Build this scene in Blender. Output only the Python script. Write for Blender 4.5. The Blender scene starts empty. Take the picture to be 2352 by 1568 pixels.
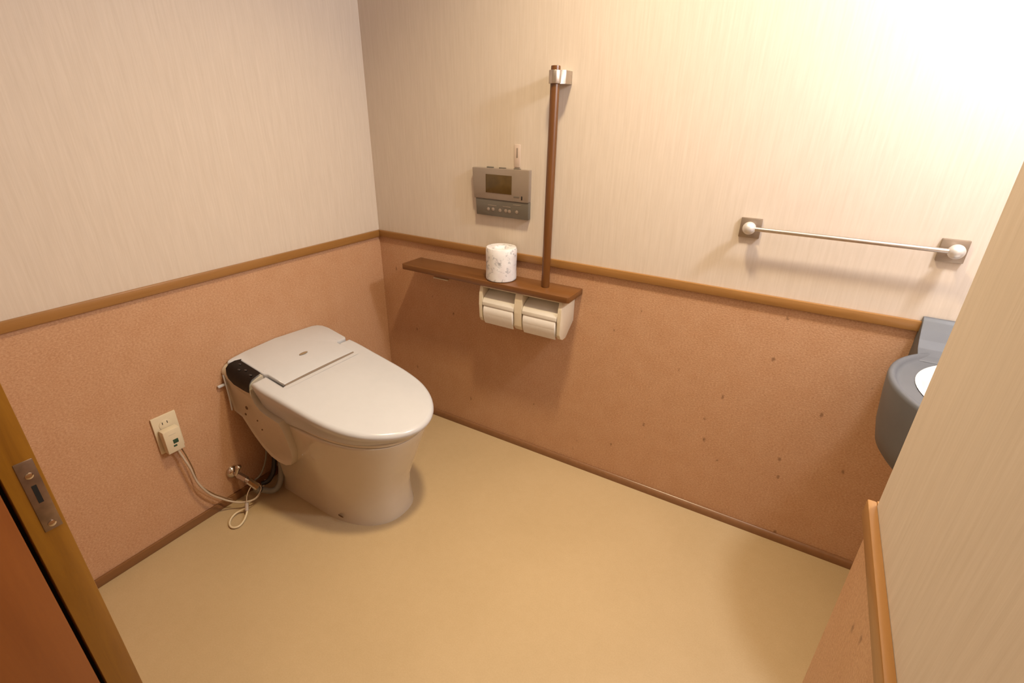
import bpy, bmesh, math, random
from mathutils import Vector, Matrix
PI = math.pi
C = bpy.context.scene.collection
WL = {}                      # world location of every object's origin

# ------------------------------------------------------------------ materials
def new_mat(name):
    m = bpy.data.materials.new(name); m.use_nodes = True
    nt = m.node_tree; b = nt.nodes['Principled BSDF']
    return m, nt, b
def N(nt, t, **k):
    n = nt.nodes.new(t)
    for a, v in k.items(): setattr(n, a, v)
    return n
def coords(nt, scale=(1, 1, 1), rot=(0, 0, 0)):
    g = N(nt, 'ShaderNodeNewGeometry'); mp = N(nt, 'ShaderNodeMapping')
    mp.inputs['Scale'].default_value = scale; mp.inputs['Rotation'].default_value = rot
    nt.links.new(g.outputs['Position'], mp.inputs['Vector']); return mp.outputs['Vector']
def noise(nt, vec, scale, detail=3, rough=.55, dist=0):
    n = N(nt, 'ShaderNodeTexNoise'); n.inputs['Scale'].default_value = scale
    n.inputs['Detail'].default_value = detail; n.inputs['Roughness'].default_value = rough
    n.inputs['Distortion'].default_value = dist
    nt.links.new(vec, n.inputs['Vector']); return n.outputs['Fac']
def ramp(nt, fac, stops):
    r = N(nt, 'ShaderNodeValToRGB'); e = r.color_ramp.elements
    while len(e) > len(stops): e.remove(e[-1])
    while len(e) < len(stops): e.new(1)
    for el, (p_, c) in zip(e, stops): el.position = p_; el.color = (*c, 1)
    nt.links.new(fac, r.inputs['Fac']); return r.outputs['Color']
def mixc(nt, a, b, fac, mode='MIX'):
    m = N(nt, 'ShaderNodeMix', data_type='RGBA', blend_type=mode)
    for s, v in (('A', a), ('B', b)):
        i = [x for x in m.inputs if x.name == s and x.type == 'RGBA'][0]
        if isinstance(v, tuple): i.default_value = (*v, 1)
        else: nt.links.new(v, i)
    if isinstance(fac, (int, float)): m.inputs['Factor'].default_value = fac
    else: nt.links.new(fac, m.inputs['Factor'])
    return [x for x in m.outputs if x.type == 'RGBA'][0]
def bump(nt, b, h, strength=.2, dist=.002):
    n = N(nt, 'ShaderNodeBump'); n.inputs['Strength'].default_value = strength
    n.inputs['Distance'].default_value = dist
    nt.links.new(h, n.inputs['Height']); nt.links.new(n.outputs['Normal'], b.inputs['Normal'])
def plain(name, col, rough=.5, metal=0, var=.06, vs=30, coat=0, spec=.5):
    m, nt, b = new_mat(name)
    v = coords(nt); f = noise(nt, v, vs, 2)
    d = tuple(c * (1 - var) for c in col); l = tuple(min(1, c * (1 + var)) for c in col)
    nt.links.new(ramp(nt, f, [(.3, d), (.7, l)]), b.inputs['Base Color'])
    b.inputs['Roughness'].default_value = rough; b.inputs['Metallic'].default_value = metal
    b.inputs['Coat Weight'].default_value = coat; b.inputs['Specular IOR Level'].default_value = spec
    return m

def wallpaper(name, A, B):
    m, nt, b = new_mat(name)
    v = coords(nt, (1, 1, .045)); f1 = noise(nt, v, 170, 3, .6)
    v2 = coords(nt, (1, 1, .12)); f2 = noise(nt, v2, 60, 3, .6)
    c1 = ramp(nt, f1, [(.3, A), (.68, B)])
    c2 = ramp(nt, f2, [(.3, tuple(x * .90 for x in B)), (.7, B)])
    col = mixc(nt, c1, c2, .5)
    nt.links.new(col, b.inputs['Base Color']); b.inputs['Roughness'].default_value = .75
    b.inputs['Specular IOR Level'].default_value = .25
    bump(nt, b, f1, .25, .0012); return m
M_paper = wallpaper('wallpaper', (.70, .585, .475), (.80, .69, .59))

def wainscot():
    m, nt, b = new_mat('wainscot')
    v = coords(nt, (1, 1, 1.6)); f = noise(nt, v, 170, 3, .7)
    g = noise(nt, coords(nt), 14, 3, .6)
    c = ramp(nt, f, [(.30, (.43, .215, .11)), (.5, (.62, .355, .20)), (.70, (.78, .50, .32))])
    c = mixc(nt, c, ramp(nt, g, [(.3, (.58, .31, .165)), (.7, (.67, .40, .24))]), .4)
    # sparse dark flecks
    vo = N(nt, 'ShaderNodeTexVoronoi'); vo.inputs['Scale'].default_value = 20
    vo.inputs['Randomness'].default_value = 1
    vv = coords(nt, (1.0, 1.0, .55)); nd = noise(nt, coords(nt), 120, 2)
    ad = N(nt, 'ShaderNodeVectorMath', operation='ADD'); sc = N(nt, 'ShaderNodeVectorMath', operation='SCALE')
    cx = N(nt, 'ShaderNodeCombineXYZ'); nt.links.new(nd, cx.inputs[0]); nt.links.new(nd, cx.inputs[1])
    nt.links.new(cx.outputs[0], sc.inputs[0]); sc.inputs['Scale'].default_value = .014
    nt.links.new(vv, ad.inputs[0]); nt.links.new(sc.outputs[0], ad.inputs[1])
    nt.links.new(ad.outputs[0], vo.inputs['Vector'])
    d = ramp(nt, vo.outputs['Distance'], [(.045, (1, 1, 1)), (.115, (0, 0, 0))])
    rnd = N(nt, 'ShaderNodeSeparateColor'); nt.links.new(vo.outputs['Color'], rnd.inputs[0])
    th = N(nt, 'ShaderNodeMath', operation='GREATER_THAN'); th.inputs[1].default_value = .40
    nt.links.new(rnd.outputs[0], th.inputs[0])
    mu = N(nt, 'ShaderNodeMath', operation='MULTIPLY'); nt.links.new(d, mu.inputs[0]); nt.links.new(th.outputs[0], mu.inputs[1])
    m2 = N(nt, 'ShaderNodeMath', operation='MULTIPLY'); nt.links.new(mu.outputs[0], m2.inputs[0]); m2.inputs[1].default_value = .6
    c = mixc(nt, c, (.16, .075, .035), m2.outputs[0])
    nt.links.new(c, b.inputs['Base Color']); b.inputs['Roughness'].default_value = .42
    b.inputs['Specular IOR Level'].default_value = .35
    bump(nt, b, f, .5, .0015); return m
M_wains = wainscot()

def floor_mat():
    m, nt, b = new_mat('vinyl_floor')
    f = noise(nt, coords(nt), 3.2, 3, .6); g = noise(nt, coords(nt), 260, 2, .6); h = noise(nt, coords(nt), 40, 3, .6)
    c = ramp(nt, f, [(.3, (.52, .375, .20)), (.7, (.58, .425, .24))])
    c = mixc(nt, c, ramp(nt, g, [(.35, (.50, .36, .195)), (.65, (.60, .445, .26))]), .35)
    c = mixc(nt, c, ramp(nt, h, [(.3, (.53, .385, .215)), (.7, (.58, .425, .25))]), .3)
    nt.links.new(c, b.inputs['Base Color']); b.inputs['Roughness'].default_value = .42
    b.inputs['Specular IOR Level'].default_value = .4
    bump(nt, b, g, .15, .0006); return m
M_floor = floor_mat()

def wood(name, dark, light, axis='x', sc=1.0, rough=.4, coat=.15):
    m, nt, b = new_mat(name)
    s = {'x': (.08, 1, 1), 'y': (1, .08, 1), 'z': (1, 1, .08)}[axis]
    v = coords(nt, s); f = noise(nt, v, 55 * sc, 5, .65, .6); g = noise(nt, v, 9 * sc, 3, .6, 1.0)
    c = ramp(nt, f, [(.25, dark), (.72, light)])
    c = mixc(nt, c, ramp(nt, g, [(.3, dark), (.75, light)]), .5)
    nt.links.new(c, b.inputs['Base Color']); b.inputs['Roughness'].default_value = rough
    b.inputs['Coat Weight'].default_value = coat; bump(nt, b, f, .12, .0006); return m
M_trimA = wood('trim_wood_y', (.31, .138, .032), (.45, .225, .068), 'y')
M_trimB = wood('trim_wood_x', (.31, .138, .032), (.45, .225, .068), 'x')
M_base = wood('skirting_wood_y', (.20, .085, .025), (.28, .125, .045), 'y')
M_cove = plain('cove_strip', (.26, .12, .05), .3, vs=60)
M_shelf = wood('shelf_wood', (.13, .046, .010), (.225, .088, .022), 'x', .8, .38)
M_barw = wood('bar_wood', (.11, .036, .006), (.19, .070, .014), 'z', 1.2, .32, .3)
M_jamb = wood('jamb_wood', (.20, .072, .003), (.44, .20, .014), 'z', .9, .38, .25)
M_leaf = wood('door_wood', (.21, .052, .008), (.38, .125, .024), 'z', .5, .42, .2)
M_dark = plain('dark_groove', (.006, .005, .004), .9)
M_lid = plain('lid_white', (.66, .66, .69), .22, var=.01, coat=.3)
M_ceram = plain('ceramic', (.68, .59, .47), .16, var=.012, coat=.5)
M_body = plain('body_plastic', (.70, .61, .49), .35, var=.02)
M_smudge = plain('brown_smudge', (.16, .08, .03), .6)
M_dimple = plain('dimple_brown', (.34, .24, .14), .5)
M_gapshade = plain('gap_shade_greybrown', (.26, .20, .155), .7)  # painted shade for the gap between lid and cover tongue
M_black = plain('black_gloss', (.012, .009, .010), .14, var=.3, coat=.4)
M_clip = plain('clip_pale', (.74, .60, .52), .5, var=.01)
M_btn = plain('button_grey', (.05, .045, .045), .25)
M_cream = plain('cream_plastic', (.83, .72, .55), .35, var=.02)
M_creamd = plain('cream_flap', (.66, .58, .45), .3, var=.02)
M_flap = plain('flap_white', (.80, .74, .66), .3, var=.01)
M_tissue = plain('tissue', (.90, .85, .80), .9, var=.02, vs=90)
M_steel = plain('brushed_metal', (.56, .50, .45), .33, 1, .05, 80)
M_pearl = plain('satin_silver', (.66, .63, .61), .38, .55, .02)
M_plate = plain('bronze_plate', (.34, .27, .21), .38, .75, .05)
M_chrome = plain('chrome', (.62, .56, .50), .14, 1, .02)
M_strike = plain('strike_metal', (.26, .19, .14), .35, .85, .15, 60)
M_hose = plain('grey_hose', (.25, .23, .19), .4)
M_blackhose = plain('black_hose', (.015, .012, .016), .4)
M_wire = plain('cord_beige', (.62, .50, .38), .45)
M_wire2 = plain('cord_brown', (.25, .14, .06), .5)
M_loop = plain('cord_cream', (.80, .66, .44), .45)
M_ivory = plain('ivory_plastic', (.80, .69, .50), .4, var=.015)
M_green = plain('green_label', (.02, .07, .04), .4)
M_ctl = plain('panel_silver', (.36, .29, .24), .4, .2, .03)
M_ctl2 = plain('panel_grey', (.165, .145, .12), .35, .1, .05)
M_lcd = plain('lcd_olive', (.11, .065, .018), .18, var=.15)
M_basin = plain('basin_grey', (.135, .14, .155), .5, var=.06, vs=12)
M_bowl = plain('bowl_white', (.92, .90, .88), .15, var=.01)
M_ceil = plain('ceiling_white', (.82, .76, .66), .9, var=.02)
def wrapper():
    m, nt, b = new_mat('printed_wrapper')
    v = coords(nt); f = noise(nt, v, 34, 3, .6, 1.0); g = noise(nt, v, 25, 2, .5)
    c = ramp(nt, f, [(.0, (.90, .88, .90)), (.56, (.90, .88, .90)), (.63, (.50, .52, .56)), (.70, (.24, .24, .25))])
    c = mixc(nt, c, ramp(nt, g, [(.45, (.93, .90, .90)), (.62, (.72, .60, .62))]), .3)
    nt.links.new(c, b.inputs['Base Color']); b.inputs['Roughness'].default_value = .35; return m
M_wrap = wrapper()

# ------------------------------------------------------------------ objects
def finish(bm, ang=38):
    bmesh.ops.recalc_face_normals(bm, faces=bm.faces)
    for f in bm.faces: f.smooth = True
    for e in bm.edges:
        e.smooth = not (len(e.link_faces) == 2 and e.calc_face_angle(0) > math.radians(ang))
def tag(o, label=None, cat=None, group=None, kind=None):
    for k, v in (('label', label), ('category', cat), ('group', group), ('kind', kind)):
        if v: o[k] = v
    return o
def thing(name, loc, label, cat, group=None):
    o = bpy.data.objects.new(name, None); C.objects.link(o); o.location = loc
    o.empty_display_size = .05; WL[o] = Vector(loc); return tag(o, label, cat, group)
def obj(name, bm, mat, parent=None, label=None, ang=38):
    finish(bm, ang)
    if parent is not None: org = WL[parent]
    else:
        xs = [v.co for v in bm.verts]
        lo = [min(c[i] for c in xs) for i in range(3)]; hi = [max(c[i] for c in xs) for i in range(3)]
        org = Vector(((lo[0] + hi[0]) / 2, (lo[1] + hi[1]) / 2, lo[2]))
    bmesh.ops.translate(bm, verts=bm.verts, vec=-org)
    me = bpy.data.meshes.new(name); bm.to_mesh(me); bm.free(); me.materials.append(mat)
    o = bpy.data.objects.new(name, me); C.objects.link(o)
    if parent is not None: o.parent = parent
    else: o.location = org
    WL[o] = org
    if label: o['label'] = label
    return o
def struct(name, bm, mat, label=None, cat=None, parent=None):
    o = obj(name, bm, mat, parent)
    if parent is None: tag(o, label, cat, kind='structure')
    return o
def B(): return bmesh.new()
def box(bm, lo, hi, bev=0, seg=2):
    c = [(a + b) / 2 for a, b in zip(lo, hi)]; s = [abs(b - a) for a, b in zip(lo, hi)]
    r = bmesh.ops.create_cube(bm, size=1, matrix=Matrix.Translation(c) @ Matrix.Diagonal((*s, 1)))
    if bev:
        es = list({e for v in r['verts'] for e in v.link_edges})
        bmesh.ops.bevel(bm, geom=es, offset=bev, segments=seg, profile=.5, affect='EDGES')
    return bm
def loops(bm, ls, closed=True, cap0=True, cap1=True):
    rings = [[bm.verts.new(p) for p in l] for l in ls]; n = len(rings[0])
    for a, b in zip(rings, rings[1:]):
        for i in range(n if closed else n - 1):
            bm.faces.new((a[i], a[(i + 1) % n], b[(i + 1) % n], b[i]))
    if cap0: bm.faces.new(list(reversed(rings[0])))
    if cap1: bm.faces.new(rings[-1])
    return rings
def tube(bm, pts, r, seg=12, smooth=True, caps=True):
    P = [Vector(p) for p in pts]
    if smooth and len(P) > 2:                      # Catmull-Rom
        Q = []
        for i in range(len(P) - 1):
            p0, p1, p2, p3 = P[max(i - 1, 0)], P[i], P[i + 1], P[min(i + 2, len(P) - 1)]
            for k in range(8):
                t = k / 8
                Q.append(.5 * ((2 * p1) + (p2 - p0) * t + (2 * p0 - 5 * p1 + 4 * p2 - p3) * t * t + (3 * p1 - p0 - 3 * p2 + p3) * t ** 3))
        Q.append(P[-1]); P = Q
    rr = r if isinstance(r, (list, tuple)) else [r] * len(P)
    d = (P[1] - P[0]).normalized(); u = d.orthogonal().normalized(); ls = []
    for i, q in enumerate(P):
        d2 = (P[min(i + 1, len(P) - 1)] - P[max(i - 1, 0)]).normalized()
        u = (u - d2 * u.dot(d2)).normalized(); w = d2.cross(u)
        ls.append([q + (u * math.cos(2 * PI * k / seg) + w * math.sin(2 * PI * k / seg)) * rr[min(i, len(rr) - 1)] for k in range(seg)])
    loops(bm, ls, cap0=caps, cap1=caps); return bm
def lathe(bm, prof, org, axis=(0, 0, 1), seg=40):  # prof [(r, h)]
    a = Vector(axis).normalized(); u = a.orthogonal().normalized(); w = a.cross(u); o = Vector(org)
    ls = [[o + a * h + (u * math.cos(2 * PI * k / seg) + w * math.sin(2 * PI * k / seg)) * max(r, 1e-5) for k in range(seg)] for r, h in prof]
    loops(bm, ls); return bm
def sphere(bm, c, r, sx=1, sy=1, sz=1):
    bmesh.ops.create_uvsphere(bm, u_segments=28, v_segments=16, radius=r, matrix=Matrix.Translation(c) @ Matrix.Diagonal((sx, sy, sz, 1)))
    return bm
def prism(bm, poly, a, b, axis, bev=0, seg=2):     # poly in the two other axes
    def P(t, q):
        return {'x': (t, q[0], q[1]), 'y': (q[0], t, q[1]), 'z': (q[0], q[1], t)}[axis]
    r = loops(bm, [[P(a, q) for q in poly], [P(b, q) for q in poly]])
    if bev:
        es = list({e for ring in r for v in ring for e in v.link_edges})
        bmesh.ops.bevel(bm, geom=es, offset=bev, segments=seg, profile=.5, affect='EDGES')
    return bm
def inset2(o, d):                                   # inward offset of a CCW outline
    n = len(o); R = []
    for i in range(n):
        a, b, c = Vector(o[i - 1]), Vector(o[i]), Vector(o[(i + 1) % n])
        e1 = (b - a).normalized(); e2 = (c - b).normalized()
        n1 = Vector((-e1.y, e1.x)); n2 = Vector((-e2.y, e2.x)); m = n1 + n2
        k = m.dot(n1)
        m = n1 * d if abs(k) < .3 else m * (d / k)
        R.append((b.x + m.x, b.y + m.y))
    return R

# ------------------------------------------------------------------ the room
HW = .84; XR = 1.735; YP = -.86; XE = 2.42; YF = -1.43; ZC = 2.45; JX = .75
def wall_pair(name, lo, hi, label, nx):
    """upper wallpaper and lower panelled board as one wall with two parts"""
    up = struct(name, box(B(), (lo[0], lo[1], HW - .014), (hi[0], hi[1], ZC)), M_paper, label, 'wall')
    struct('wainscot_panel', box(B(), (lo[0], lo[1], 0), (hi[0], hi[1], HW - .014)), M_wains, parent=up)['kind'] = 'structure'
    return up
struct('floor', box(B(), (-.12, -3.2, -.1), (XE + .12, .12, 0)), M_floor, 'tan mottled sheet vinyl floor of the toilet room', 'floor')
wall_pair('wall_back', (-.12, 0, 0), (XE + .12, .12, 0), 'wall behind the shelf and towel rail, cream striped wallpaper over pinkish speckled panel', 0)
wall_pair('wall_left', (-.12, YF - .1, 0), (0, 0, 0), 'wall behind the toilet, cream striped wallpaper over pinkish speckled panel', 0)
wall_pair('wall_right', (XE, YP, 0), (XE + .12, 0, 0), 'end wall of the washbasin recess beyond the partition', 0)
wall_pair('wall_partition', (XR, -3.1, 0), (XE + .12, YP, 0), 'nearest wall at the right edge, wallpapered partition hiding half of the washbasin', 0)
wall_pair('wall_front', (0, YF - .1, 0), (JX - .11, YF, 0), 'front wall beside the sliding door frame', 0)
struct('ceiling', box(B(), (-.12, -3.2, ZC), (XE + .12, .12, ZC + .1)), M_ceil, 'plain pale ceiling', 'ceiling')
bm = B(); box(bm, (JX - .11, YF - .1, 2.0), (XR, YF, ZC)); struct('wall_lintel', bm, M_paper, 'wallpapered wall above the doorway', 'wall')
# rails
t = .011
struct('trim_1', box(B(), (0, YF, HW - .0275), (t, -t, HW), .002), M_trimA, 'amber wooden dado rail on the wall behind the toilet', 'rail')
struct('trim_2', box(B(), (t * 0, -t, HW - .0275), (XE, 0, HW), .002), M_trimB, 'amber wooden dado rail on the wall with the shelf', 'rail')
struct('trim_3', box(B(), (XR - t, -3.0, HW - .0275), (XR, YP + .008, HW), .002), M_trimA, 'amber wooden dado rail on the partition at the right edge', 'rail')
struct('trim_4', box(B(), (XR, YP, HW - .0275), (XE, YP + t, HW), .002), M_trimB, 'dado rail on the hidden end of the partition', 'rail')
struct('baseboard_left', box(B(), (0, YF, 0), (.009, -.01, .03), .002), M_base, 'low brown skirting behind the toilet', 'baseboard')
bm = B(); prism(bm, [(0, 0), (0, .026), (-.004, .027), (-.009, .024), (-.0125, .017), (-.0135, .008), (-.0135, 0)], .0, XE, 'x')
struct('baseboard_back', bm, M_cove, 'thin rounded brown skirting along the wall with the shelf', 'baseboard')
struct('baseboard_partition', box(B(), (XR - .008, -3.0, 0), (XR, YP, .03), .002), M_base, 'low brown skirting on the partition', 'baseboard')
# sliding door frame at the left
j = struct('trim_5', box(B(), (JX - .11, -1.4435, 0), (JX, -1.4042, 2.0), .0015), M_jamb, 'golden wooden door jamb with a metal strike plate, left edge', 'door frame')
sp = B(); box(sp, (JX - .001, -1.4285, .758), (JX + .0012, -1.4082, .874), .0009)
s_ = obj('strike_plate', sp, M_strike, j, 'dull brown metal strike plate')
obj('bolt_slot', box(B(), (JX + .0008, -1.4213, .806), (JX + .0016, -1.4158, .835)), M_dark, s_, 'black slot')
for z in (.851, .768):
    b = B(); lathe(b, [(.0048, 0), (.0046, .0012), (.003, .0018)], (JX + .001, -1.4183, z), (1, 0, 0), 20); obj('screw', b, M_chrome, s_, 'bright screw head')
    
struct('trim_6', box(B(), (JX - .11, -1.4498, 0), (JX - .02, -1.4435, 2.0)), M_dark, 'dark groove between the jamb and the sliding door', 'groove')
struct('trim_7', box(B(), (JX - .11, -1.62, 0), (JX, -1.4498, 2.0), .002), M_leaf, 'reddish brown wooden outer casing of the doorway at the lower left corner', 'door frame')

# ------------------------------------------------------------------ toilet
YC = -.568
T = thing('toilet', (.35, YC, 0), 'white one-piece toilet with closed lid standing in the corner', 'toilet')
def ztop(x): return .535 - .17 * x
half = [(.155, .206), (.2, .209), (.28, .206), (.36, .203), (.43, .199), (.49, .190), (.54, .176), (.585, .154), (.62, .128), (.648, .099), (.668, .069), (.681, .037), (.686, 0)]
def smooth_half(h, n=3):
    H = [Vector(p) for p in h]; R = []
    ext = [H[0]] + H + [Vector((H[-2].x, -H[-2].y))]
    for i in range(1, len(ext) - 2):
        p0, p1, p2, p3 = ext[i - 1], ext[i], ext[i + 1], ext[i + 2]
        for k in range(n):
            t_ = k / n
            q = .5 * ((2 * p1) + (p2 - p0) * t_ + (2 * p0 - 5 * p1 + 4 * p2 - p3) * t_ * t_ + (3 * p1 - p0 - 3 * p2 + p3) * t_ ** 3)
            R.append((q.x, q.y))
    return R
rh = smooth_half(half)
# CCW outline (seen from above): right side is +y; start at the tip
side_pos = [(x, y) for x, y in reversed(rh)]              # tip -> rear on +y side
side_neg = [(x, -y) for x, y in rh]                       # rear -> tip on -y side
NT = .150
notch = [(.155, .206 - .03), (.155, NT + .004), (.163, NT), (.242, NT), (.2465, NT - .005), (.2465, -NT + .005), (.242, -NT), (.163, -NT), (.155, -NT - .004), (.155, -.206 + .03)]
outline = [(.686, 0)] + side_pos + notch + side_neg
def clean(o):
    R = []
    for q in o:
        if not R or (Vector(q) - Vector(R[-1])).length > .0015: R.append(q)
    if (Vector(R[0]) - Vector(R[-1])).length < .0015: R.pop()
    return R
outline = clean(outline)
def W(o, zf): return [(x, y + YC, zf(x, y)) for x, y in o]
bm = B(); ls = []
zb = .374
def crown(x, y): return ztop(x) - .10 * y * y
def isnotch(q): return abs(q[1]) < .19 and q[0] < .30
def ins(o, d): return inset2(o, d)
low = [(q[0], q[1]) if isnotch(q) else i_ for q, i_ in zip(outline, ins(outline, .026))]
lo2 = [(q[0], q[1]) if isnotch(q) else i_ for q, i_ in zip(outline, ins(outline, .016))]
ls.append(W(low, lambda x, y: zb))
for k in (.18, .4, .62, .8):
    o2 = [((a[0] * (1 - k) + b[0] * k), (a[1] * (1 - k) + b[1] * k)) for a, b in zip(low, outline)]
    ls.append([(x, y + YC, zb + (crown(x, y) - .020 - zb) * (k ** .9)) for x, y in o2])
for i_, dz in ((0, .014), (.0004, .010), (.0022, .0055), (.0058, .002), (.0105, .0004), (.013, 0)):
    ls.append([(x, y + YC, crown(x, y) - dz) for x, y in ins(outline, i_)])
loops(bm, ls); bmesh.ops.triangulate(bm, faces=[f for f in bm.faces if len(f.verts) > 4])
lid = obj('lid', bm, M_lid, T, ang=50)
# seat: thin ring under the lid
bm = B(); so = [(x, y) for x, y in ins(outline, .031) if True]
rb = smooth_half([(max(.12, x - .034) if x > .3 else x - .02, max(y - .030, 0)) for x, y in half])
def ring(h, z, sx=1.0, sy=1.0, dx=0):
    P = [(x * sx + dx, y * sy) for x, y in h]
    o = [(P[-1][0] + .0005, 0)] + [(x, y) for x, y in reversed(P)] + [(x, -y) for x, y in P]
    return [(x, y + YC, z) for x, y in o]
def seg_half(xr, xt, wr, wm, n=26, p=2.35):              # rounded D outline half: rear xr, tip xt
    R = []
    xm = xt - wm * 1.55
    for k in range(6): R.append((xr + (xm - xr) * k / 6, wr + (wm - wr) * (k / 6)))
    for k in range(n):
        a = k / n * PI / 2
        R.append((xm + (xt - xm) * math.sin(a) ** (2 / p * 1.08), wm * max(math.cos(a), 0) ** (2 / p)))
    return R
def dring(xr, xt, wr, wm, z):
    h = seg_half(xr, xt, wr, wm)
    return [(xt, YC, z)] + [(x, y + YC, z) for x, y in reversed(h)] + [(x, -y + YC, z) for x, y in h]
obj('seat', loops(bm, [dring(.16, .650, .168, .172, .3665), dring(.16, .655, .170, .175, .369), dring(.16, .655, .170, .175, .376), dring(.16, .648, .166, .170, .379)]) and bm, M_body, T)
# bowl
bm = B()
lev = [(.100, .570, .139, .148, .0), (.100, .568, .138, .1475, .012), (.105, .561, .138, .147, .05), (.110, .560, .140, .149, .09), (.112, .568, .146, .155, .14), (.112, .586, .153, .162, .19),
       (.113, .606, .160, .169, .24), (.115, .625, .165, .174, .29), (.118, .641, .169, .178, .33), (.120, .650, .171, .181, .355), (.122, .651, .171, .181, .362), (.125, .646, .167, .177, .366)]
loops(bm, [dring(*l) for l in lev])
bowl = obj('bowl', bm, M_ceram, T, ang=50)
def smudge(parent, name, c, r, ax):
    b = B(); sphere(b, c, 1, *r); return obj(name, b, M_smudge, parent, 'small brown stain')
# rear body with its curved flanks
prof = [(.003, .345), (.042, .331), (.056, .296), (.074, .255), (.100, .215), (.132, .190), (.172, .180), (.212, .182), (.242, .197), (.262, .228), (.272, .266), (.273, .300), (.271, .335), (.267, .364), (.258, .386), (.234, .391),
        (.203, .397), (.176, .408), (.156, .430), (.146, .458), (.144, .482), (.146, .535), (.003, .560)]
bm = B()
def body_loop(y, sh, d):                                  # sh: shrink towards the middle of the profile, d: drop below the cover plane
    cx, cz = .13, .38; R = []
    for x, z in prof:
        x2 = cx + (x - cx) * (1 - sh); z2 = cz + (z - cz) * (1 - sh)
        k = 1 - .135 * min(1, max(0, (.42 - z2) / .22))
        R.append((x2, y * k + YC, min(z2, ztop(x2) - d)))
    return R
tops = [(-.2050, .06, .066), (-.2095, .018, .048), (-.2100, .004, .034), (-.205, 0, .024), (-.195, 0, .015), (-.182, 0, .010), (-.165, 0, .006)]
ls = [body_loop(*q) for q in tops] + [body_loop(-y, s, z) for y, s, z in reversed(tops)]
loops(bm, ls)
body = obj('tank_body', bm, M_body, T, ang=30)
# top cover with tongue
bm = B()
co = [(.237, .1455), (.160, .1465), (.1515, .152), (.1515, .190), (.142, .199), (.050, .203), (.022, .197), (.008, .182), (.004, .158), (.003, 0), (.0035, -.120), (.0045, -.165), (.007, -.181), (.012, -.188), (.0175, -.186), (.0215, -.176), (.0255, -.163), (.034, -.155), (.142, -.156), (.152, -.154), (.160, -.1465), (.237, -.1455)]
def cz(x, y): return ztop(x) - .10 * y * y + .010 * max(0, 1 - (y / .2) ** 2) * max(0, 1 - x / .26)
ls = []
for i_, dz in ((.002, .022), (0, .018), (0, .004), (.0012, .001), (.004, 0)):
    ls.append([(x, y + YC, cz(x, y) - dz + .0022) for x, y in inset2(co, i_)])
r_ = loops(bm, ls, cap1=False)
# crowned top: strips between the two sides
inner = ls[-1]; NX = 8
def top_grid(poly):
    ys = sorted({round(q[1], 4) for q in poly})
    return ys
bm.faces.new(r_[-1]); bmesh.ops.triangulate(bm, faces=[f for f in bm.faces if len(f.verts) > 4])
cover = obj('top_cover', bm, M_lid, T, ang=45)
# sensor window and scuffs on the cover
b = B(); sphere(b, (.140, YC + .010, cz(.140, 0) + .0005), 1, .0065, .017, .0028); obj('sensor_dimple', b, M_dimple, cover, 'small dark oval dimple')
for yy, l_ in ((-.135, 1), (.150, 1)):
    b = B(); box(b, (.118, YC + yy - .012, cz(.13, yy) - .006), (.140, YC + yy + .010, cz(.13, yy) + .0012), .002); obj('hinge_cap', b, M_lid, cover)
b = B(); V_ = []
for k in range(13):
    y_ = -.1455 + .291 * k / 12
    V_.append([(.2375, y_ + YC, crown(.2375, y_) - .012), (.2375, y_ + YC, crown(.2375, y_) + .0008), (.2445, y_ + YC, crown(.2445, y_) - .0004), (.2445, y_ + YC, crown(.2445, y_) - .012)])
loops(b, V_); obj('gap_shade_strip', b, M_gapshade, T, 'grey brown strip painted as gap shadow in front of the cover')  # strip colour stands in for the shadow line in the lid recess
# control panel on the left shoulder
bm = B()
pan = [[(.033, -.150, .002), (.040, -.1585, .002), (.128, -.1585, .002), (.1435, -.160, .002)],
       [(.024, -.170, .0), (.038, -.175, .001), (.130, -.176, .001), (.146, -.178, .001)],
       [(.022, -.190, -.004), (.040, -.193, -.004), (.130, -.194, -.004), (.147, -.196, -.004)],
       [(.024, -.204, -.014), (.044, -.205, -.015), (.130, -.206, -.015), (.1475, -.207, -.015)],
       [(.032, -.2105, -.030), (.050, -.2115, -.035), (.130, -.2125, -.038), (.1475, -.2125, -.036)],
       [(.040, -.2120, -.042), (.065, -.2125, -.052), (.120, -.2130, -.050), (.1470, -.2130, -.046)]]
V = [[bm.verts.new((x, y + YC, ztop(x) + dz + .0015)) for x, y, dz in row] for row in pan]
for a, b in zip(V, V[1:]):
    for i in range(3): bm.faces.new((a[i], a[i + 1], b[i + 1], b[i]))
bmesh.ops.solidify(bm, geom=bm.faces[:], thickness=.010)
pnl = obj('control_panel', bm, M_black, T, 'glossy black control panel')
for x_, y_, dz in ((.055, -.172, .003), (.128, -.186, .0012), (.095, -.180, .002), (.075, -.190, -.0008)):
    b = B(); sphere(b, (x_, y_ + YC, ztop(x_) + dz), 1, .006, .004, .0022); obj('button', b, M_btn, pnl)
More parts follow.
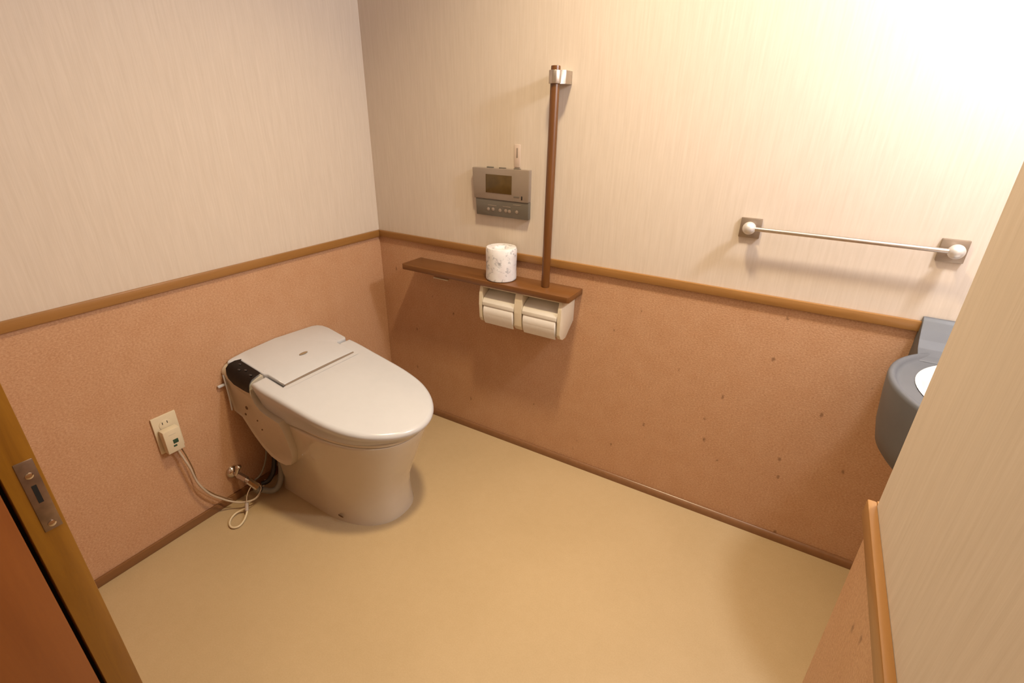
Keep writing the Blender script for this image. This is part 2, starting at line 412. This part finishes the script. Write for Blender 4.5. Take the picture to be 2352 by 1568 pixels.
# side rib and stop at the rear left, vent dots
b = B(); tube(b, [(.012, YC - .2115, .492), (.018, YC - .213, .45), (.018, YC - .213, .40), (.014, YC - .2125, .357)], .0028, 8); obj('side_rib', b, M_lid, T)
b = B(); box(b, (.003, YC - .236, .452), (.012, YC - .205, .460), .002); obj('rear_clip', b, M_lid, T)
for x_, z_, r in ((.103, .394, .0068), (.088, .364, .0045), (.150, .360, .003), (.166, .330, .003)):
    b = B(); sphere(b, (x_, YC - .2095, z_), 1, r, .002, r); obj('vent_hole', b, M_smudge, body, 'small dark hole in the flank')
b = B(); sphere(b, (.415, YC - .1475, .028), 1, .013, .002, .004); obj('stain', b, M_smudge, bowl, 'small brown mark near the foot')
b = B(); sphere(b, (.5535, YC + .045, .035), 1, .002, .005, .006); obj('stain', b, M_smudge, bowl, 'small brown mark at the front of the foot')

# ------------------------------------------------------------------ water supply behind the toilet
v = thing('water_valve', (0, -.826, .118), 'chrome water stop valve on the wall low beside the toilet', 'valve')
yv, zv = -.826, .118
b = B(); lathe(b, [(.0, .0005), (.024, .0005), (.024, .003), (.021, .010), (.014, .016), (.009, .018)], (0, yv, zv), (1, 0, 0), 32); obj('wall_flange', b, M_chrome, v)
b = B(); tube(b, [(.012, yv, zv), (.075, yv + .012, zv - .022)], .0085, 16, False); tube(b, [(.030, yv + .003, zv - .007), (.062, yv + .010, zv - .017)], .0125, 6, False); obj('valve_body', b, M_steel, v)
b = B(); tube(b, [(.074, yv + .011, zv - .016), (.100, yv + .024, zv - .044)], .0125, 8, False); obj('coupling_nut', b, M_chrome, v)
b = B(); tube(b, [(.028, yv - .004, zv - .002), (.034, yv + .006, zv + .026)], [.006, .008], 12, False); sphere(b, (.035, yv + .007, zv + .030), .011, 1, 1, .7); obj('handle', b, M_chrome, v)
b = B(); box(b, (.070, yv + .018, zv - .076), (.094, yv + .040, zv - .050), .004); tube(b, [(.088, yv + .024, zv - .048), (.092, yv + .030, zv - .066)], .0105, 14, False); obj('outlet_elbow', b, M_hose, v)
hz = thing('supply_hose', (.10, -.74, .012), 'thick grey water hose curving from the wall valve up under the toilet', 'hose')
b = B(); tube(b, [(.094, -.790, .052), (.104, -.764, .030), (.110, -.742, .030), (.108, -.722, .050), (.100, -.706, .085), (.098, -.698, .13), (.104, -.690, .20), (.115, -.685, .24)], .0105, 14); obj('grey_hose', b, M_hose, hz)
b = B(); tube(b, [(.066, -.770, .050), (.076, -.748, .055), (.080, -.727, .080), (.074, -.710, .115), (.075, -.702, .16), (.09, -.695, .25)], .0085, 12); obj('black_hose', b, M_blackhose, hz, 'black inner hose')
b = B(); tube(b, [(.050, -.782, .070), (.055, -.765, .078), (.058, -.745, .105), (.060, -.728, .145), (.07, -.715, .23)], .003, 8); obj('thin_tube', b, M_hose, hz, 'thin pale tube')

# ------------------------------------------------------------------ socket, plug and cords
o = thing('wall_socket', (0, -.979, .317), 'ivory electrical wall socket plate left of the toilet', 'socket')
b = B(); box(b, (0, -1.0146, .317), (.007, -.944, .4435), .0018); obj('cover_plate', b, M_ivory, o)
b = B(); lathe(b, [(0, .0), (.018, 0), (.018, .0018), (.0165, .0026)], (.0065, -.980, .410), (1, 0, 0), 28); fc = obj('socket_face', b, M_ivory, o)
for yy in (-.988, -.974):
    b = B(); box(b, (.0085, yy - .001, .414), (.0094, yy + .001, .4225)); obj('slot', b, M_dark, fc, 'dark pin slot')
pg = thing('power_plug', (.02, -.981, .31), 'square ivory power plug with green mark in the wall socket', 'plug')
b = B(); box(b, (.0095, -1.006, .322), (.036, -.957, .402), .003)
b2 = b; pbody = obj('plug_body', b, M_ivory, pg)
b = B(); box(b, (.0356, -.985, .352), (.0367, -.970, .366), .0004); obj('green_mark', b, M_green, pbody, 'small dark green square')
b = B(); box(b, (.0356, -.987, .341), (.0365, -.977, .347), .0003); obj('green_mark', b, M_green, pbody, 'small dark green bar')
b = B(); box(b, (.0356, -.992, .384), (.0364, -.972, .3865), .0003); obj('raised_line', b, M_creamd, pbody)
b = B(); tube(b, [(.028, -.978, .326), (.030, -.970, .285), (.034, -.962, .24), (.034, -.954, .175), (.034, -.930, .110), (.036, -.900, .066), (.046, -.876, .040), (.072, -.852, .030), (.088, -.818, .026), (.084, -.790, .036), (.074, -.768, .046), (.060, -.750, .052)], .0034, 10)
obj('power_cord', b, M_wire, pg, 'beige power cord')
b = B(); tube(b, [(.022, -.966, .326), (.024, -.958, .282), (.024, -.951, .225), (.024, -.947, .160), (.024, -.918, .100), (.028, -.890, .062), (.040, -.868, .040)], .0019, 8)
obj('ground_wire', b, M_wire2, pg, 'thin brown ground wire')
lp = thing('cord_loop', (.10, -.88, 0), 'small cream cord loop with clip lying on the floor below the water valve', 'cord')
b = B(); tube(b, [(.104, -.858, .022), (.112, -.868, .012), (.128, -.890, .006), (.138, -.915, .006), (.126, -.930, .006), (.104, -.927, .006), (.084, -.910, .006), (.076, -.888, .008), (.086, -.868, .014), (.102, -.858, .022)], .0034, 10); obj('loop', b, M_loop, lp)
b = B(); tube(b, [(.098, -.852, .040), (.106, -.862, .018)], .006, 10, False); obj('clip', b, M_pearl, lp, 'small translucent clip')
b = B(); tube(b, [(.100, -.855, .034), (.088, -.840, .060), (.086, -.818, .082), (.096, -.800, .090), (.108, -.797, .070), (.100, -.815, .040), (.098, -.845, .036)], .0015, 8); obj('tie', b, M_wire, lp, 'thin tie looped over the valve')

# ------------------------------------------------------------------ shelf, roll, holders
sh = thing('wall_shelf', (.586, -.055, .731), 'long narrow dark brown wooden shelf on the wall beside the toilet', 'shelf')
b = B(); prism(b, [(.222, -.0), (.951, 0), (.951, -.112), (.945, -.118), (.229, -.118), (.222, -.111)], .7305, .7515, 'z', .002); obj('board', b, M_shelf, sh)
b = B(); box(b, (.30, -.020, .712), (.36, 0, .7305), .002); obj('bracket', b, M_pearl, sh, 'small pale bracket under the board')
b = B(); box(b, (.292, -.008, .675), (.366, 0, .6805), .001); bq = obj('label_strip', b, M_cream, sh, 'thin pale strip below the board')
r = thing('toilet_roll', (.655, -.062, .7515), 'toilet roll in printed white wrapper standing on the brown shelf', 'toilet paper')
b = B(); h = .119; rr = .056
lathe(b, [(.018, .004), (.022, .0), (.050, 0), (rr - .001, .004), (rr, .012), (rr - .0012, .05), (rr, .09), (rr - .0002, h - .008), (rr - .003, h - .001), (.050, h), (.026, h - .003), (.020, h - .010), (.012, h - .012)], (.655, -.062, .7515), (0, 0, 1), 48)
obj('wrapper', b, M_wrap, r)
HD = thing('toilet_paper_holder', (.758, 0, .58), 'cream plastic double toilet paper holder fixed under the brown shelf', 'paper holder')
sidep = [(0, .7305), (-.104, .7305), (-.111, .700), (-.114, .655), (-.112, .605), (-.104, .590), (-.085, .580), (-.060, .580), (0, .628)]
for n_, a, c in (('side_panel', .591, .604), ('side_panel', .912, .925), ('divider', .742, .772)):
    b = B(); prism(b, sidep, a, c, 'x', .002); obj(n_, b, M_cream, HD)
b = B(); box(b, (.600, -.104, .722), (.915, -.0, .7305), .0015); obj('top_plate', b, M_cream, HD)
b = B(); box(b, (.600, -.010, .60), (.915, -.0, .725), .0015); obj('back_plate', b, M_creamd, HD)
for a, c, w in ((.606, .740, 'left'), (.774, .910, 'right')):
    b = B()
    fp = [(-.020, .716), (-.060, .707), (-.092, .690), (-.105, .681), (-.113, .668), (-.1145, .656), (-.112, .656), (-.110, .666), (-.103, .677), (-.091, .686), (-.058, .703), (-.020, .7125)]
    prism(b, fp, a, c, 'x', .0008); obj('flap', b, M_flap, HD)
    R = thing('toilet_roll', ((a + c) / 2, -.070, .592), 'white toilet roll in the %s half of the double holder' % w, 'toilet paper', 'toilet rolls in the double holder')
    R.location = ((a + c) / 2, -.070, .600)
    WL[R] = Vector(R.location)
    b = B(); lathe(b, [(.018, .0), (.048, .0), (.0505, .003), (.0505, c - a - .009), (.048, c - a - .006), (.018, c - a - .006)], (a + .003, -.066, .633), (1, 0, 0), 48)
    obj('paper', b, M_tissue, R)
    b = B(); prism(b, [(-.1050, .649), (-.1125, .649), (-.1155, .640), (-.1155, .620), (-.111, .600), (-.103, .583), (-.101, .584), (-.108, .602)], a + .005, c - .005, 'x'); obj('loose_sheet', b, M_tissue, R)
# ------------------------------------------------------------------ upright grab bar
GX, GY = .832, -.054
g = thing('grab_bar', (GX, GY, .7515), 'tall dark wooden upright grab bar rising from the shelf', 'grab bar')
b = B(); lathe(b, [(.012, 0), (.0142, .0015), (.0142, .676), (.0136, .679), (.010, .680)], (GX, GY, .7515), (0, 0, 1), 32); obj('rod', b, M_barw, g)
b = B(); st = [(.0195 * math.cos(a) + GX, GY + .0195 * math.sin(a)) for a in [PI + PI * k / 16 for k in range(17)]]
st = [(GX - .0195, 0)] + [(x, y) for x, y in st][:] + [(GX + .031, GY + .008), (GX + .031, 0)]
prism(b, st, 1.3835, 1.4195, 'z', .0018); obj('wall_bracket', b, M_steel, g, 'satin metal wall bracket')
# ------------------------------------------------------------------ remote control panel
rc = thing('toilet_remote_control', (.62, 0, .962), 'grey wall-mounted toilet control panel with a small display, left of the grab bar', 'control panel')
b = B(); prism(b, [(.505, 1.126), (.512, 1.0225), (.7345, 1.0225), (.7345, 1.1295)], -.022, 0, 'y', .0025); up = obj('upper_case', b, M_ctl, rc)
b = B(); prism(b, [(.517, 1.0225), (.520, .964), (.7345, .964), (.7345, 1.0225)], -.019, 0, 'y', .002); lo_ = obj('button_cover', b, M_ctl2, rc, 'darker lower button strip')
b = B(); box(b, (.563, -.0232, 1.045), (.669, -.0215, 1.107), .0006); sc_ = obj('screen', b, M_lcd, up, 'dark olive display')
b = B(); box(b, (.678, -.0229, 1.037), (.700, -.0218, 1.041), .0003); obj('caption_mark', b, M_ctl2, up)
b = B(); box(b, (.708, -.0236, 1.031), (.7125, -.0215, 1.043), .0004); obj('indicator', b, M_black, up, 'tiny black indicator')
for x_ in (.575, .625, .684):
    b = B(); box(b, (x_ - .013, -.015, 1.1255), (x_ + .013, -.007, 1.1312), .0012); obj('top_button', b, M_ctl2, up)
for k, x_ in enumerate((.572, .592, .621, .645, .660, .690)):
    b = B(); lathe(b, [(.006, 0), (.006, .0012), (.0045, .0018)], (x_, -.0188, .987 + .001 * (k % 2)), (0, -1, 0), 16); obj('button', b, M_ctl, lo_)
for x0, x1, zz in ((.57, .606, 1.0), (.632, .664, 1.0005), (.675, .706, 1.010)):
    b = B(); box(b, (x0, -.0197, zz), (x1, -.0188, zz + .0022), .0003); obj('button_line', b, M_ctl, lo_)
cs = obj('wall_clip', box(B(), (.667, -.004, 1.134), (.689, 0, 1.207), .0015), M_clip); tag(cs, 'narrow pale plastic clip on the wall above the grey control panel', 'clip')
b = B(); box(b, (.6755, -.0048, 1.165), (.6805, -.0035, 1.196), .0003); obj('clip_slot', b, M_ctl, cs)
# ------------------------------------------------------------------ towel rail
tr = thing('towel_rail', (1.661, 0, .99), 'slim metal towel rail with square end plates on the white wall', 'towel rail')
for cx_ in (1.4375, 1.885):
    b = B(); box(b, (cx_ - .027, -.009, .9955), (cx_ + .027, 0, 1.0495), .0015); obj('wall_plate', b, M_plate, tr)
    b = B(); tube(b, [(cx_, -.006, 1.0225), (cx_, -.036, 1.0255)], .009, 16, False); sphere(b, (cx_, -.040, 1.0275), .0172); obj('ball_end', b, M_pearl, tr)
b = B(); tube(b, [(1.4375, -.042, 1.0275), (1.885, -.042, 1.0275)], .0058, 16, False); obj('rail', b, M_steel, tr)
# ------------------------------------------------------------------ washbasin
ws = thing('washbasin', (2.05, -.24, .55), 'dark grey round-fronted washbasin with white bowl, half hidden behind the partition', 'washbasin')
cxb, cyb, rb_ = 2.052, -.262, .246
def bl(r, z, ex=0): return [(cxb + r * math.cos(2 * PI * k / 72), min(cyb + r * 1.02 * math.sin(2 * PI * k / 72), -.002), z) for k in range(72)]
bm = B()
loops(bm, [bl(.06, .588), bl(.180, .590), bl(.212, .598), bl(.226, .615), bl(.236, .66), bl(.243, .73), bl(.2460, .773), bl(.2445, .781), bl(.240, .784), bl(.2345, .783), bl(.230, .777), bl(.226, .7722), bl(.220, .7715), bl(.194, .7725), bl(.192, .769), bl(.186, .74), bl(.155, .69), bl(.02, .67)])
obj('basin', bm, M_basin, ws, ang=60)
bm = B(); loops(bm, [bl(.155, .691), bl(.1865, .741), bl(.1915, .7715), bl(.194, .7745), bl(.192, .7755), bl(.187, .773), bl(.181, .745), bl(.150, .696), bl(.02, .680), bl(.02, .676)])
obj('inner_bowl', bm, M_bowl, ws, 'white inner bowl', 60)
b = B(); prism(b, [(0, .70), (0, .853), (-.009, .853), (-.016, .846), (-.030, .826), (-.045, .805), (-.062, .789), (-.085, .779), (-.110, .774), (-.110, .70)], 1.879, 2.23, 'x', .002); obj('splashback', b, M_basin, ws)
# ------------------------------------------------------------------ light fittings (lamps of the room, plus an added hall fill)
cl = thing('ceiling_light', (1.12, -.60, ZC), 'round ceiling lamp above the middle of the room', 'lamp')
b = B(); lathe(b, [(.05, 0), (.12, 0), (.12, -.012), (.10, -.02), (.05, -.02)], (1.12, -.60, ZC), (0, 0, 1), 36); obj('lamp_base', b, M_ceil, cl)
wl = thing('wall_lamp', (XE, -.35, 1.80), 'small wall lamp above the washbasin', 'lamp')
b = B(); lathe(b, [(.03, 0), (.05, 0), (.05, .014), (.03, .018)], (XE, -.35, 1.87), (-1, 0, 0), 32); obj('lamp_base', b, M_steel, wl)
b = B(); tube(b, [(XE - .015, -.35, 1.87), (2.19, -.35, 1.87)], .009, 16, False); obj('arm', b, M_steel, wl)
def light(name, kind, loc, power, col, size, rot=(0, 0, 0)):
    l = bpy.data.lights.new(name, kind); l.energy = power; l.color = col
    if kind == 'AREA': l.shape = 'DISK'; l.size = size
    else: l.shadow_soft_size = size
    o = bpy.data.objects.new(name, l); C.objects.link(o); o.location = loc; o.rotation_euler = rot
    if kind == 'AREA' and size < .3: l.spread = math.radians(112)
    return o
LCOL = (1.0, .80, .50)
light('ceiling_lamp', 'AREA', (1.12, -.62, ZC - .035), 9.4, LCOL, .16)
light('mirror_lamp', 'POINT', (2.10, -.35, 1.87), 30, (.88, .92, 1.0), .07)
light('hall_fill', 'AREA', (1.2, -2.3, 2.3), 2, (1.0, .78, .55), .4)  # unseen fill added behind the camera to lift the doorway side
w = bpy.data.worlds.new('world'); bpy.context.scene.world = w; w.use_nodes = True
w.node_tree.nodes['Background'].inputs[0].default_value = (1, .74, .45, 1); w.node_tree.nodes['Background'].inputs[1].default_value = .35

# lower overall reflectance with matching exposure
KT = .80
for m in bpy.data.materials:
    nt = m.node_tree; b_ = nt.nodes.get('Principled BSDF') if nt else None
    if b_ and b_.inputs['Base Color'].links and b_.inputs['Metallic'].default_value < .5:
        src = b_.inputs['Base Color'].links[0].from_socket
        nt.links.new(mixc(nt, src, (KT, KT, KT), 1.0, 'MULTIPLY'), b_.inputs['Base Color'])

# ------------------------------------------------------------------ camera
cam = bpy.data.cameras.new('camera'); co_ = bpy.data.objects.new('camera', cam); C.objects.link(co_)
cam.sensor_width = 36; cam.lens = 1138.36 / 2352 * 36; cam.clip_start = .02
r_, u_, f_ = [Vector(v) for v in ((0.8603682138605387, 0.5093649339060354, 0.01771724259941095), (-0.2273968797794223, 0.3525215798143811, 0.9077550301880766), (-0.45613287060352187, 0.785032419631236, -0.41912635861147857))]
co_.matrix_world = Matrix((( r_.x, u_.x, -f_.x, 1.56836), (r_.y, u_.y, -f_.y, -1.54627), (r_.z, u_.z, -f_.z, 1.30358), (0, 0, 0, 1)))
S = bpy.context.scene; S.camera = co_
S.view_settings.view_transform = 'Standard'; S.view_settings.look = 'None'; S.view_settings.exposure = .66; S.view_settings.gamma = 1
